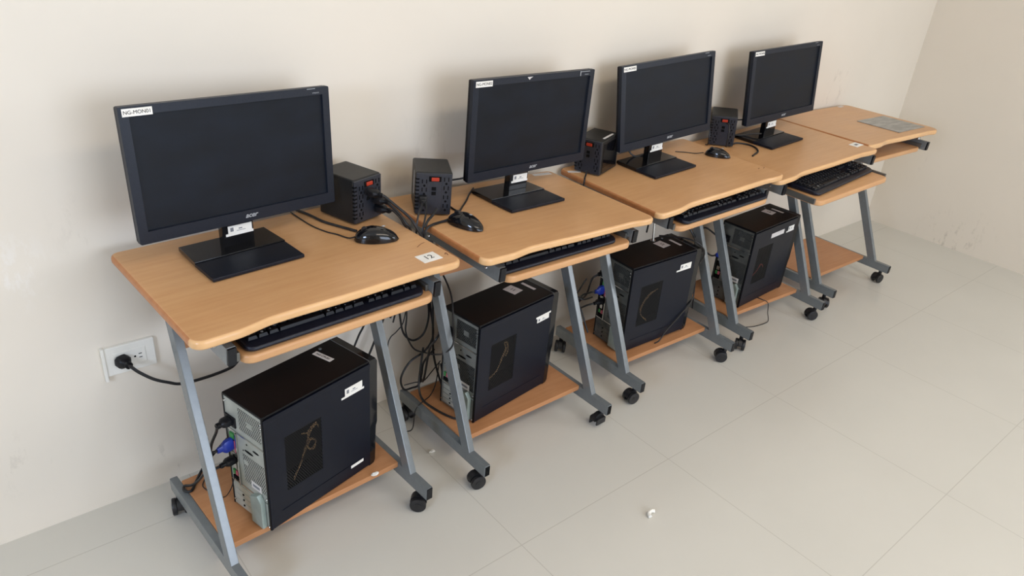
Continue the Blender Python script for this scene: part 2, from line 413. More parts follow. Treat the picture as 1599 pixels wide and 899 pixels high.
def caster(parent, cx, cy, yaw, broken=False):
    o = link('caster', None, parent)   # replaced below
    bpy.data.objects.remove(o)
    R = Matrix.Translation((cx, cy, 0)) @ Matrix.Rotation(yaw, 4, 'Z')
    mb = MB()
    # hood: arched fork seen over the wheels, plus the stem
    pts = []
    for k in range(13):
        a = PI*k/12; pts.append((0.0235*math.cos(a)-0.004, 0.0235*math.sin(a)))
    pts += [(-0.0235, -0.004), (0.017, -0.004)]
    hood = bmesh.new()
    f0 = [hood.verts.new((x, -0.008, z+0.026)) for x, z in pts]; f1 = [hood.verts.new((x, 0.008, z+0.026)) for x, z in pts]
    hood.faces.new(f0); hood.faces.new(f1[::-1])
    for k in range(len(pts)):
        j = (k+1) % len(pts); hood.faces.new((f0[k], f0[j], f1[j], f1[k]))
    mb.add(hood)
    mb.cyl((0.008, 0, 0.045), (0.008, 0, 0.0615), 0.008, 16)
    if broken:
        mb.box(-.024, .018, -.018, -.012, .012, .034, .002); mb.box(-.024, .018, .012, .018, .006, .034, .002)
        mb.box(-.02, .016, -.018, .018, .030, .036, .002)
    h = mb.build('caster', M['rubber'], parent, R)
    if not broken:
        for s in (-1, 1):
            wb = MB().cyl((-0.004, s*0.0085, 0.0235), (-0.004, s*0.0205, 0.0235), 0.0232, 28, bev=0.003)
            wb.cyl((-0.004, s*0.020, 0.0235), (-0.004, s*0.0215, 0.0235), 0.009, 16)
            wb.build('caster_wheel', M['rubber'], h)
    return h

def leg_bar(u0, u1):
    """slanted rectangular tube rising backwards, made of one swept section"""
    b = bmesh.new()
    zs = [0.098, 0.665]
    vf = lambda z: .428-.53*(z-.10)
    ring = []
    for z in zs:
        v = vf(z); ring.append([b.verts.new(p) for p in ((u0, -v, z), (u1, -v, z), (u1, -(v-.040), z), (u0, -(v-.040), z))])
    for k in range(4): b.faces.new((ring[0][k], ring[0][(k+1) % 4], ring[1][(k+1) % 4], ring[1][k]))
    b.faces.new(ring[0][::-1]); b.faces.new(ring[1])
    bmesh.ops.subdivide_edges(b, edges=[e for e in b.edges if abs(e.verts[0].co.z-e.verts[1].co.z) > .3], cuts=6)
    bmesh.ops.bevel(b, geom=[e for e in b.edges if e.calc_face_angle(0) > 1.0], offset=0.0018, segments=2, profile=.5, affect='EDGES')
    return b

def desk(i, label, tray_v=0.0, tray_yaw=0.0, caps=('cap', 'cap'), broken=(), corner=(0.02, 0.02, .024, .026), tray_u=0.0, rail_u=0.0):
    x, y, t, dh, tu = DESK[i]
    root = thing('computer_desk', label, 'desk', Matrix.Translation((x, y, 0)) @ Matrix.Rotation(t, 4, 'Z'), 'wheeled computer desks along the wall')
    f = lean(i); g = flat_lean(i); dh_, tu_ = DESK[i][3], DESK[i][4]
    kt = tray_settle(i); gt = lambda c: (c.x, c.y, c.z + kt*(dh_ + tu_*(c.x-W/2)))
    # worktop, post-formed edges
    dtop = MB().prism(desktop_outline(corner), H-.021, H, 0.0072, 4).warp(g).build('desktop', M['wood'], root)
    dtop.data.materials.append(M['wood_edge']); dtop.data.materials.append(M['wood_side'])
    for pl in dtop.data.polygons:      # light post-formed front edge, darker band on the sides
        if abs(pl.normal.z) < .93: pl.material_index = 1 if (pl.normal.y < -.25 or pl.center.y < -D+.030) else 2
    for side, (fu, ru) in enumerate(((.032, .052), (.543, .563))):
        # foot beam
        MB().box(fu, ru, -.502, -.055, .062, .101, .002).build('foot_beam', M['steel'], root)
        if caps[side] == 'cap':
            MB().box(fu+.0012, ru-.0012, -.5045, -.500, .0635, .0995, .001).build('end_cap', M['cap'], root)
        else:
            MB().box(fu+.002, ru-.002, -.5028, -.4985, .065, .098).build('tube_opening', M['zinc_dark'], root)
        mb = MB(); mb.add(leg_bar(fu, ru)); mb.warp(f).build('leg', M['steel'], root)
        # upper side rail with capped end
        fu, ru = fu+rail_u, ru+rail_u
        MB().box(fu, ru, -.452, -.045, .662, .702, .002).warp(f).build('side_rail', M['steel'], root)
        MB().box(fu+.001, ru-.001, -.4585, -.4515, .663, .701, .001).warp(f).build('rail_cap', M['cap'], root)
        for v in (.10, .405):
            MB().cyl(((fu+ru)/2, -v, .700), ((fu+ru)/2, -v, .7325), .0085, 16).warp(f).build('standoff', M['steel_bright'], root)
        sc = MB()
        s = -1 if side == 0 else 1
        uo = fu if side == 0 else ru
        for v, z in ((.14, .690), (.14, .672), (.40, .682)):
            sc.cyl((uo-.001*s, -v, z), (uo+.0035*s, -v, z), .0045, 12, .003)
        sc.warp(f).build('bolt', M['steel_bright'], root)
        # drawer slide on the inner face
        un = ru if side == 0 else fu
        s2 = 1 if side == 0 else -1
        a, b_ = sorted((un, un+s2*.009))
        MB().box(a, b_, -.435, -.08, .668, .688, .001).warp(f).build('drawer_slide', M['slide'], root)
        for v in (.080, .462):
            caster(root, (fu+ru)/2-rail_u, -v, random.uniform(-.9, .9)+PI/2*(v < .1), broken=((side, v > .3) in broken))
    MB().box(.051, .545, -.163, -.148, .545, .705, .002).warp(f).build('modesty_board', M['wood_dark'], root)
    MB().box(.052, .5435, -.368, -.085, .087, .1045, .002).build('lower_shelf', M['wood_dark'], root)
    # sliding keyboard tray
    v1 = .466+tray_v; v0 = .19+tray_v
    o = []
    ul, ur = .098+tray_u, .583+tray_u
    for cx, cy, a0 in ((ul+.012, -v0-.012, PI), (ur-.012, -v0-.012, PI/2), (ur-.028, -v1+.028, 0), (ul+.028, -v1+.028, -PI/2)):
        r = .012 if cy > -(v0+.05) else .028
        for k in range(6): o.append((cx+r*math.cos(a0-k/5*PI/2), cy+r*math.sin(a0-k/5*PI/2)))
    Rt = Matrix.Translation(((ul+ur)/2, -(v0+v1)/2, 0)) @ Matrix.Rotation(tray_yaw, 4, 'Z') @ Matrix.Translation((-(ul+ur)/2, (v0+v1)/2, 0))
    tr = MB().prism(o[::-1], .651, .672, .006, 3, Rt).warp(gt).build('keyboard_tray', M['wood'], root)
    for a, b_ in ((ul-.009, ul), (ur, ur+.009)):
        MB().box(a, b_, -v1+.018, -v0-.02, .658, .678, .001, 2, Rt).warp(gt).build('slide_runner', M['slide'], tr)
    return root

desks = [
    desk(0, 'beech computer desk nearest the wall outlet, with a white 12 label on its corner', tray_v=-.004),
    desk(1, 'beech computer desk, second from the left, with a torn label at its back edge', caps=('open', 'open'), broken=((1, True),), tray_v=-.004, tray_u=-.006),
    desk(2, 'middle beech computer desk, its right edge overlapping the next desk', tray_v=.003, tray_u=.014),
    desk(3, 'beech computer desk with a small square label and its keyboard tray pulled out', tray_v=.104, tray_yaw=.012, tray_u=.034, corner=(.02, .02, .012, .03)),
    desk(4, 'empty beech computer desk nearest the corner, carrying only a grey sheet', tray_v=-.034, corner=(.012, .03, .05, .012), tray_u=.026, rail_u=.026),
]
DL = [o.matrix_world.copy() for o in desks]
def dmat(i): 
    x, y, t = DESK[i][:3]
    return Matrix.Translation((x, y, 0)) @ Matrix.Rotation(t, 4, 'Z')

# labels stuck on the desktops (parts of the desks)
def desk_label(i, u0, u1, v0, v1, string=None, yaw=0.0, name='paper_label', m='paper', ink='ink', size=.026, label=None):
    dh, tu = DESK[i][3], DESK[i][4]
    cu, cv = (u0+u1)/2, (v0+v1)/2
    z = H+dh+tu*(cu-W/2)
    T = Matrix.Translation((cu, -cv, z)) @ Matrix.Rotation(-math.atan(tu), 4, 'Y') @ Matrix.Rotation(yaw, 4, 'Z')
    a, b = (u1-u0)/2, (v1-v0)/2
    p = MB().box(-a, a, -b, b, .0001, .0006).build(name, M[m], desks[i], T, label)
    if string:
        lettering('lettering', string, size, M[ink], p, Matrix.Translation((0, 0, .0007)))
    return p
desk_label(0, .562, .616, .396, .438, '12', label='white square label printed 12')
p4 = desk_label(3, .594, .646, .376, .414, None, yaw=.06, m='paper', label='small square white label with faint grey print')
MB().box(-.010, .010, -.006, .006, .0006, .0008).build('fine_print', M['ink_grey'], p4, Matrix.Identity(4))
p = desk_label(1, .560, .632, .014, .034, None, yaw=-.12, m='paper_dim', label='torn remains of a white label')
desk_label(4, .545, .590, .010, .026, None, yaw=.1, m='paper_dim', label='torn scrap of white label')
desk_label(2, .0, .045, .045, .062, None, yaw=-.5, m='paper_dim', label='torn scrap of white label')
def stain(i, pts, r):
    dh, tu = DESK[i][3], DESK[i][4]
    mb = MB()
    mb.tube([(u, -v, H+dh+tu*(u-W/2)+.0002) for u, v in pts], r, 6, 4)
    mb.warp(lambda c: (c.x, c.y, H+dh+tu*(c.x-W/2) + (c.z-(H+dh+tu*(c.x-W/2)))*.25))
    mb.build('stain', M['stain'], desks[i])
M['stain'] = mat('brown_stain', lin(120, 76, 44), 0.5)
stain(0, [(.600, .355), (.618, .345), (.632, .342)], .0012)
stain(0, [(.632, .425), (.640, .418), (.636, .432)], .0016)
stain(2, [(.612, .386), (.620, .384)], .0022)
stain(2, [(.634, .392), (.643, .389)], .0018)

# ------------------------------------------------------------------ monitors
PW, PH = .480, .287
def asset_sticker(parent, mtx, w_, h_, tail=(0.0, 0.0), upper=False):
    """white asset label with a longer strip along one edge and fine print"""
    a, b = w_/2, h_/2
    mb = MB(); mb.box(-a, a, -b, b, 0, .0005)
    if upper: mb.box(-a-tail[0], a+tail[1], b-.0005, b+.0055, 0, .0005)
    else: mb.box(-a-tail[0], a+tail[1], -b-.0055, -b+.0005, 0, .0005)
    o = mb.build('asset_label', M['paper'], parent, mtx, 'white asset label with fine print')
    pr = MB()
    pr.box(-a*.82, -a*.55, -b*.5, b*.5, .0004, .0007)
    pr.box(-a*.12, a*.18, -b*.15, b*.15, .0004, .0007)
    pr.box(-a*.3, a*.45, -b*.55, -b*.42, .0004, .0007)
    pr.build('fine_print', M['ink_grey'], o)
    return o

def monitor(i, bx, by, ba, px, py, pz, pa, tilt, roll, tagtext, label, cracked=False):
    root = thing('monitor', label, 'monitor', on_desk(i, bx, by, ba), 'black flat monitors on the desks')
    inv = root.matrix_world.inverted()
    # base: glossy raised rear half, textured front half
    bw, bd = .218, .186
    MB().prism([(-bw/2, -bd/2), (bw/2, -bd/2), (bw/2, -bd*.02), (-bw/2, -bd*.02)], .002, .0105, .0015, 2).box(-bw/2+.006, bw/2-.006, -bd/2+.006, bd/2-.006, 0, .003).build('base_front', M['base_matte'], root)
    MB().prism([(-bw/2, -bd*.02), (bw/2, -bd*.02), (bw/2-.004, bd/2), (-bw/2+.004, bd/2)], .002, .0135, .0015, 2).build('base_rear', M['gloss'], root)
    P = Matrix.Translation((px, py, pz)) @ Matrix.Rotation(pa, 4, 'Z') @ Matrix.Rotation(-roll, 4, 'Y') @ Matrix.Rotation(-tilt, 4, 'X')
    P = inv @ P
    nb = P @ Vector((0, .020, .0))
    mb = MB()
    yb = nb.y-.004
    mb.box(-.038+nb.x*.5, .038+nb.x*.5, yb, yb+.024, .012, nb.z+.07, .003)
    neck = mb.build('stand_neck', M['gloss'], root)
    asset_sticker(neck, FRONT((nb.x*.5+.004, yb-.0006, .052)), .058, .019, (.006, .003))
    # casing: ring bezel, shell, screen
    a, t_, bl, br, bt, bb = PW/2, .016, .019, .019, .0175, .027
    ring = bmesh.new()
    def rect(x0, x1, z0, z1, yy): return [ring.verts.new(p) for p in ((x0, yy, z0), (x1, yy, z0), (x1, yy, z1), (x0, yy, z1))]
    o0 = rect(-a, a, 0, PH, 0.0015); i0 = rect(-a+bl, a-br, bb, PH-bt, 0.0)
    o1 = rect(-a, a, 0, PH, .014); i1 = rect(-a+bl+.0012, a-br-.0012, bb+.0012, PH-bt-.0012, .006)
    for k in range(4):
        j = (k+1) % 4
        ring.faces.new((o0[k], o0[j], i0[j], i0[k])); ring.faces.new((i0[k], i0[j], i1[j], i1[k]))
        ring.faces.new((o0[k], o1[k], o1[j], o0[j]))
    bmesh.ops.bevel(ring, geom=[e for e in ring.edges if abs(abs(e.verts[0].co.x)-a) < 1e-5 and abs(abs(e.verts[1].co.x)-a) < 1e-5 and abs(e.verts[0].co.y-e.verts[1].co.y) > .01], offset=.004, segments=3, profile=.5, affect='EDGES')
    mb = MB(); mb.add(ring)
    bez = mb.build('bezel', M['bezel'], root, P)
    sh = MB().box(-a+.001, a-.001, .0135, .026, .001, PH-.001, .004)
    sh.prism([(-a*.86, .02), (a*.86, .02), (a*.6, .045), (-a*.6, .045)], .03, PH-.025, .004)
    sh.build('rear_shell', M['bezel_side'], root, P)
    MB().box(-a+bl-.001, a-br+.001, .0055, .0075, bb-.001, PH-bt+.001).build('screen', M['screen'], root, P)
    lettering('logo', 'acer', .0160, M['logo'], bez, FRONT((0.012, .0002, bb*.5+.001)), .35, .0003, 1.05)
    lettering('model_lettering', 'V206HQL', .0045, M['logo'], bez, FRONT((a-.036, .0006, PH-.013)))
    # name sticker
    T = FRONT((-a+.036, -.0006, PH-.0115))
    st = MB().box(-.0295, .0295, -.0078, .0078, 0, .0006).build('name_sticker', M['paper'], bez, T, 'white sticker printed '+tagtext)
    lettering('lettering', tagtext, .0105, M['ink'], st, Matrix.Translation((0, -.0002, .0007)), sx=1.0)
    if cracked:
        MB().prism([(-.010, .004), (.012, .004), (.003, .0), (-.001, -.004)], 0, .0006).build('paint_chip', M['paper_dim'], bez, FRONT((-.035, -.0002, PH-.008)))
        MB().box(0, .038, -.0008, .0008, 0, .0006).box(-.004, -.001, -.012, .002, 0, .0006).build('scrape', M['logo'], bez, FRONT((a-.062, -.0002, PH-.0035)))
    else:
        MB().box(0, .022, -.0006, .0006, 0, .0006).build('scrape', M['logo'], bez, FRONT((a-.06, -.0002, PH-.0025)))
    return root

MON = [(.244, -.210, .079, .273, -.187, .818, .117, .064, -.012),
       (1.090, -.202, .055, 1.143, -.186, .810, .042, .004, -.006),
       (1.750, -.185, .000, 1.824, -.160, .813, -.026, .110, .066),
       (2.460, -.184, -.011, 2.540, -.176, .827, -.020, .108, .048)]
mlabels = ['black flat monitor with sticker NG-MON01, the nearest and largest in view',
           'black flat monitor with sticker NG-MON02 and a white chip on its top edge',
           'black flat monitor with sticker NG-MON03, on the middle desk',
           'black flat monitor with sticker NG-MON04, farthest along the row']
for i, q in enumerate(MON):
    monitor(i, *q, 'NG-MON0%d' % (i+1), mlabels[i], cracked=(i == 1))

# ------------------------------------------------------------------ towers
TL, TW, TH = .348, .150, .348
def tower(x, y, yaw, roll, label, n, dark=False, plug=True):
    z = .1045+abs(roll)*TL/2*.96
    root = thing('computer_tower', label, 'computer tower',
                 Matrix.Translation((x, y, z)) @ Matrix.Rotation(yaw, 4, 'Z') @ Matrix.Rotation(-roll, 4, 'Y'), 'black computer towers under the desks')
    a, b = TL/2, TW/2
    # chassis shell: floor, roof with overhang, far side, inner tray
    c = MB()
    c.box(-a, a-.024, -b+.002, b, .004, .008)
    c.box(-a-.003, a-.022, -b, b, TH-.007, TH, .002)
    c.box(-a, a-.024, b-.003, b, .004, TH-.004)
    c.box(a-.030, a-.026, -b+.002, b, .004, TH-.004)
    c.box(-a+.02, a-.03, b-.012, b-.010, .01, TH-.01)
    c.build('case', M['case'], root)
    # feet
    for fx in (-a+.04, a-.06):
        for fy in (-b+.03, b-.03): MB().cyl((fx, fy, 0), (fx, fy, .005), .010, 16).build('foot', M['rubber'], root)
    # side panel as a frame round the vent, with a pressed crease low down
    vx0, vx1, vz0, vz1 = -.122, -.012, .098, .262
    s = MB()
    yo, yi = -b-.0015, -b+.0012
    x0, x1, z0, z1 = -a-.002, a-.024, .006, TH-.008
    s.box(x0, vx0, yo, yi, z0, z1); s.box(vx1, x1, yo, yi, z0, z1)
    s.box(vx0, vx1, yo, yi, z0, vz0); s.box(vx0, vx1, yo, yi, vz1, z1)
    s.box(x0+.035, x1-.02, yo-.0012, yo+.001, .045, .0475, .0005)
    s.box(x0, x1, yo-.0022, yo+.001, z1-.012, z1, .001)
    s.box(x0, x0+.004, yo-.002, yi, z0, z1, .001)
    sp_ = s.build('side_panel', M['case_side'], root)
    MB().box(vx0-.001, vx1+.001, yo+.0006, yo+.0010, vz0-.001, vz1+.001).build('side_vent', M['perf_side'], sp_)
    # wires seen through the vent
    wy = -b+.008
    if n == 3:
        wp = [(-.10, wy+.01, .11), (-.07, wy+.004, .14), (-.05, wy, .17), (-.03, wy, .15)]
    elif n == 2:
        wp = [(-.055, wy, .10), (-.09, wy, .135), (-.092, wy, .17), (-.06, wy, .21), (-.02, wy, .225)]
    elif n == 1:
        wp = [(-.115, wy, .13), (-.08, wy, .15), (-.055, wy, .19), (-.045, wy, .215), (-.055, wy, .24), (-.04, wy, .235), (-.035, wy, .205), (-.045, wy, .19)]
    else:
        wp = [(-.095, wy, .11), (-.075, wy, .145), (-.055, wy, .18), (-.04, wy, .20), (-.025, wy, .19), (-.03, wy, .17), (-.045, wy, .175), (-.05, wy, .20), (-.04, wy, .225), (-.02, wy, .245)]
    MB().tube(wp, .0016, 6, 8).tube([(p[0]+.004*math.sin(k*2.1), p[1]+.002, p[2]+.004*math.cos(k*2.3)) for k, p in enumerate(wp)], .0014, 6, 8).build('internal_wire', M['wire_red'] if n == 3 else M['wire_tan'], root)
    if n == 0:
        MB().tube([(-.065, wy, .235), (-.045, wy, .228), (-.02, wy, .238), (-.014, wy, .225)], .0016, 6, 8).build('internal_wire', M['wire_tan'], root)
    # front bezel: slightly proud, cut back near the foot
    fb = []
    f = MB()
    prof = [(a-.026, 0), (a-.010, .002), (a-.004, .012), (a-.001, .115), (a+.000, .128), (a+.004, .140), (a+.004, TH-.012), (a-.002, TH-.001), (a-.026, TH)]
    f.prism(prof, -b-.001, b, .0025, 2, frame((0, 0, 0), (1, 0, 0), (0, 0, 1), (0, 1, 0)))
    f.build('front_bezel', M['gloss'] if n != 3 else M['case'], root)
    # ---- rear plate
    xr = -a
    R = MB()
    def plate(y0, y1, z0_, z1_, th=.0015, bev=0): R.box(xr-th, xr, y0, y1, z0_, z1_, bev)
    # grid of strips leaving the grille openings free
    yN, yF = -b+.002, b-.002
    P0, P1, Q0, Q1 = -.064, .020, .264, .330      # psu grille opening
    plate(yN, P0, .25, TH-.009); plate(P1, yF, .25, TH-.009); plate(P0, P1, Q1, TH-.009); plate(P0, P1, .25, Q0)
    G0, G1, H0, H1 = -.066, .018, .108, .198      # case fan grille opening
    plate(yN, G0, .088, .25); plate(G1, .034, .088, .25); plate(G0, G1, H1, .25); plate(G0, G1, .088, H0)
    plate(yN, yF, .006, .088)
    plate(.070, yF, .088, .25)
    zm = 'zinc' if n == 0 else ('zinc_mid' if n == 1 else 'zinc_worn')
    rp = R.build('rear_panel', M[zm], root)
    MB().box(xr-.0012, xr-.0008, P0-.001, P1+.001, Q0-.001, Q1+.001).build('power_supply_grille', M['perf_dark' if n else 'perf'], root)
    MB().box(xr-.0012, xr-.0008, G0-.001, G1+.001, H0-.001, H1+.001).build('fan_grille', M['perf_dark' if n else 'perf'], root)
    for (cy, cz, r_) in (((P0+P1)/2, (Q0+Q1)/2, .031), ((G0+G1)/2, (H0+H1)/2, .038)):
        fn = MB(); fn.cyl((xr+.004, cy, cz), (xr+.014, cy, cz), .012, 20)
        for k in range(7):
            aa = 2*PI*k/7
            T = Matrix.Translation((xr+.010, cy, cz)) @ Matrix.Rotation(aa, 4, 'X') @ Matrix.Rotation(.5, 4, 'Z')
            fn.box(-.001, .001, -.007, .007, .010, r_, 0, 2, T)
        fn.build('fan', M['rubber'], root)
    MB().box(xr-.0018, xr-.001, (P0+P1)/2-.010, (P0+P1)/2+.010, (Q0+Q1)/2-.008, (Q0+Q1)/2+.008).build('grille_hub', M[zm], root)
    MB().box(xr-.0018, xr-.001, -.002, .014, .165, .178).build('grille_badge', M[zm], root)
    # seam lip, vertical strip, oval slots, screws
    e = MB(); e.box(xr-.004, xr-.001, yN, yF, .248, .251); e.box(xr-.006, xr-.001, .032, .037, .086, .246, .0008)
    e.box(xr-.003, xr-.001, yN, yF, .086, .089)
    e.build('panel_lip', M['steel_bright'], rp)
    d = MB()
    for (cy, cz, w_, h_) in ((-.038, .226, .024, .006), (-.010, .211, .034, .007), (-.004, .232, .005, .005), (.012, .207, .004, .004)):
        d.prism([(cy+w_/2*math.cos(q*PI/8), cz+h_/2*math.sin(q*PI/8)) for q in range(16)], xr-.0021, xr-.0012, 0, 3, frame((0, 0, 0), (0, 1, 0), (0, 0, 1), (1, 0, 0)))
    d.build('knockout', M['zinc_dark'], rp)
    # connector bay
    io = MB().box(xr, xr+.012, .037, .070, .089, .248); io.build('connector_bay', M['zinc_dark'] if dark else M[zm], root)
    for (y0, y1, z0_, z1_, m) in ((.045, .061, .222, .238, 'green'), (.044, .062, .196, .216, 'blue'), (.040, .046, .182, .218, 'pink'), (.046, .064, .168, .178, 'steel_bright'),
                                  (.044, .062, .150, .164, 'zinc_dark'), (.046, .060, .128, .145, 'steel_bright'), (.043, .052, .108, .122, 'pink'), (.054, .063, .108, .122, 'green'), (.044, .064, .093, .103, 'zinc_dark')):
        MB().box(xr-.004, xr+.002, y0, y1, z0_, z1_, .001).build('port', M[m], root)
    MB().box(xr-.006, xr-.001, .030, .070, .262, .292, .002).build('power_inlet', M['cap'], root)
    # expansion slot covers
    for k in range(4):
        zz = .012+k*.0175
        MB().box(xr-.0028, xr-.0014, -.012, .062, zz, zz+.0145, .0006).build('slot_cover', M['zinc' if not dark else 'zinc_worn'], root)
    for k in range(3):
        MB().cyl((xr-.003, .03, .02+k*.0175), (xr-.0042, .03, .02+k*.0175), .003, 10).build('slot_screw', M['zinc_dark'], root)
    MB().prism([(-.016, .008), (-.060, .008), (-.060, .088), (-.046, .106), (-.016, .090)], xr-.016, xr-.0014, .003, 2, frame((0, 0, 0), (0, 1, 0), (0, 0, 1), (1, 0, 0))).build('slot_clamp_cover', M['zinc_green'], root)
    MB().box(xr-.0026, xr-.0016, -.048, -.010, .106, .127).build('rating_label', M['paper_dim'], root)
    MB().box(xr-.0030, xr-.0024, -.042, -.016, .113, .120).build('fine_print', M['ink_grey'], root)
    for (cy, cz) in ((yN+.006, TH-.022), (yN+.006, TH-.034), (yF-.006, TH-.02), (yN+.005, .012), (yF-.005, .020), (yN+.006, .10)):
        MB().cyl((xr-.001, cy, cz), (xr-.005, cy, cz), .0034, 12, .0026).build('screw', M['steel_bright'], root)
    MB().box(xr-.003, xr+.001, -b-.001, -b+.005, .004, TH-.004).box(xr-.003, xr+.001, b-.004, b, .004, TH-.004).build('rear_frame', M['case'], root)
    # stickers
    if n == 1: asset_sticker(sp_, FRONT((.108, yo-.0008, .272)) @ Matrix.Rotation(.03, 4, 'Z'), .056, .017, (.006, .008), upper=True)
    elif n == 0: asset_sticker(sp_, FRONT((.094, yo-.0008, .292)), .058, .022, (.012, .006))
    elif n == 2: asset_sticker(sp_, FRONT((.100, yo-.0008, .292)), .058, .020, (.018, .0))
    else:
        asset_sticker(sp_, FRONT((.112, yo-.0008, .302)), .046, .020, (.012, .002))
        MB().box(-.050, .050, -.010, .010, 0, .0006).build('strip_sticker', M['paper_dim'], sp_, FRONT((.005, yo-.0008, .300)), 'long pale strip sticker')
    if n == 0: MB().box(-.022, .022, -.0045, .0045, 0, .0005).build('lower_sticker', M['paper'], sp_, FRONT((.102, yo-.0008, .040)), 'thin white sticker')
    tz = TH+.0003
    S = MB()
    if n == 0:
        o = MB().box(-.030, .030, -.0085, .0085, 0, .0005).build('top_sticker', M['paper'], root, TOP((.082, .022, tz), -PI/2+.12), 'white strip sticker with black print')
        lettering('lettering', 'NG-CPU01', .0095, M['ink'], o, Matrix.Translation((0, 0, .0006)))
    else:
        o = MB().box(-.024, .024, -.021, .021, 0, .0005).build('top_sticker', M['paper_dim'], root, TOP((.060+.01*(n == 3), .018, tz), -PI/2+.1), 'square label with two printed digits')
        lettering('lettering', '1'+str(n), .019, M['ink'], o, Matrix.Translation((0, 0, .0006)))
        MB().box(-.028, .028, -.0055, .0055, 0, .0005).build('strip_sticker', M['paper_dim'], root, TOP((.118, .004, tz), -PI/2+.02), 'thin white strip label')
    MB().box(a-.026, a-.0245, -b, b-.001, TH-.001, TH+.0006).cyl((.10, .055, TH), (.10, .055, TH+.002), .004, 12).build('top_trim', M['steel'], root)
    return root

M['zinc_mid'] = mottled('greyed_zinc_rear', lin(112, 114, 110), lin(136, 138, 132), 18, 0.42, 0.2)
M['zinc_worn'] = mottled('dull_zinc_rear', lin(66, 69, 68), lin(98, 98, 92), 22, 0.45, 0.25)
TOWER = [(.328, -.321, .235, .0), (1.007, -.274, .128, .0), (1.716, -.278, -.056, .026), (2.401, -.288, .037, .014)]
tlab = ['black computer tower under the nearest desk, blue plug at its grey back',
        'black computer tower under the second desk, square label on top near its front',
        'black computer tower under the middle desk, thin cable crossing its side',
        'black computer tower with a long pale strip sticker on its side, farthest of the towers']
towers = [tower(*q, tlab[i], i, dark=(i > 1)) for i, q in enumerate(TOWER)]

# ------------------------------------------------------------------ keyboards
KW, KD = .448, .150
def key_layout():
    """104-key layout as (x, y, w, d); y from the front row backwards"""
    U = .0188
    rows = []
    x0 = -KW/2+.012
    def row(y, ws, start=0.0, gaps=None):
        x = start
        for w_ in ws:
            if w_ > 0: rows.append((x0+(x+w_/2)*U, y, w_*U-.0022, .0162))
            x += abs(w_)
    nav, pad = 15.3, 18.6
    y = -KD/2+.030
    row(y, [1.25, 1.25, 1.25, 5.75, 1.25, 1.25, 1.25, 1.5]); row(y, [1, 1, 1], nav); row(y, [2, 1], pad); y += .0188
    row(y, [2.25]+[1]*10+[2.5]); row(y, [-1, 1], nav); row(y, [1, 1, 1], pad); y += .0188
    row(y, [1.75]+[1]*11+[2.0]); row(y, [1, 1, 1], pad); y += .0188
    row(y, [1.5]+[1]*12+[1.25]); row(y, [1, 1, 1], nav); row(y, [1, 1, 1], pad); y += .0188
    row(y, [1]*13+[1.75]); row(y, [1, 1, 1], nav); row(y, [1, 1, 1, 1], pad); y += .0205
    row(y, [1, -.8]+[1]*4+[-.4]+[1]*4+[-.4]+[1]*4); row(y, [1, 1, 1], nav)
    rows.append((x0+(pad+3.5)*U, -KD/2+.030+.0094, U-.0022, .035)); rows.append((x0+(pad+3.5)*U, -KD/2+.030+.047, U-.0022, .035))
    return rows
KEYS = key_layout()
_km = {}
def key_mesh(w_, d_, kind):
    k = (round(w_, 4), round(d_, 4), kind)
    if k not in _km:
        b = bmesh.new(); t_ = .0022
        lo = [b.verts.new((sx*w_/2, sy*d_/2, 0)) for sx, sy in ((-1, -1), (1, -1), (1, 1), (-1, 1))]
        hi = [b.verts.new((sx*(w_/2-t_), sy*(d_/2-t_)+.0006, .0075)) for sx, sy in ((-1, -1), (1, -1), (1, 1), (-1, 1))]
        b.faces.new(lo[::-1]); b.faces.new(hi)
        for q in range(4): b.faces.new((lo[q], lo[(q+1) % 4], hi[(q+1) % 4], hi[q]))
        bmesh.ops.bevel(b, geom=list(b.edges), offset=.0009, segments=2, profile=.5, affect='EDGES')
        mb = MB(); mb.add(b)
        if kind == 'disc': mb.cyl((0, .001, .007), (0, .001, .0078), .0030, 14)
        elif kind == 'mark': mb.box(-w_*.26, -w_*.26+.0026, .001, .0040, .007, .0078)
        me = mb.mesh('key', M['key']); me.materials.append(M['logo'])
        for pl in me.polygons:
            if all(me.vertices[q].co.z > .00692 and abs(me.vertices[q].co.x) < w_/2-.0034 or me.vertices[q].co.z > .0076 for q in pl.vertices) and pl.center.z > .0072 and (pl.area < 5e-5) and max(me.vertices[q].co.z for q in pl.vertices) > .0076: pl.material_index = 1
        _km[k] = me
    return _km[k]
_shell = None
def keyboard(mtx, label, marks=()):
    root = thing('keyboard', label, 'keyboard', mtx, 'black keyboards on the sliding trays')
    a, b = KW/2, KD/2
    pts = []
    for cx, cy, a0, r in ((-a+.012, b-.012, PI, .012), (a-.012, b-.012, PI/2, .012), (a-.020, -b+.020, 0, .020), (-a+.020, -b+.020, -PI/2, .020)):
        for k in range(6): pts.append((cx+r*math.cos(a0-k/5*PI/2), cy+r*math.sin(a0-k/5*PI/2)))
    # gentle outward bow of the palm edge
    mb = MB().prism(pts[::-1], .002, .0155, .004, 3)
    mb.warp(lambda c: (c.x, c.y-.008*max(0, (-c.y)/b)**3*(1-(c.x/a)**2), c.z*(1+.45*(c.y+b)/(2*b)) - (.004*max(0, (-c.y/b)-.75)/.25 if c.z > .01 else 0)))
    mb.build('shell', M['kb'], root)
    for k, (x, y, w_, d_) in enumerate(KEYS):
        z = .0150*(1+.45*(y+b)/(2*b))
        o = link('key', key_mesh(w_, d_, 'plain' if w_ > .08 else ('disc' if k in (1, 4) else 'mark')), root, Matrix.Translation((x, y, z)) @ Matrix.Rotation(math.atan(.045), 4, 'X'))
    return root
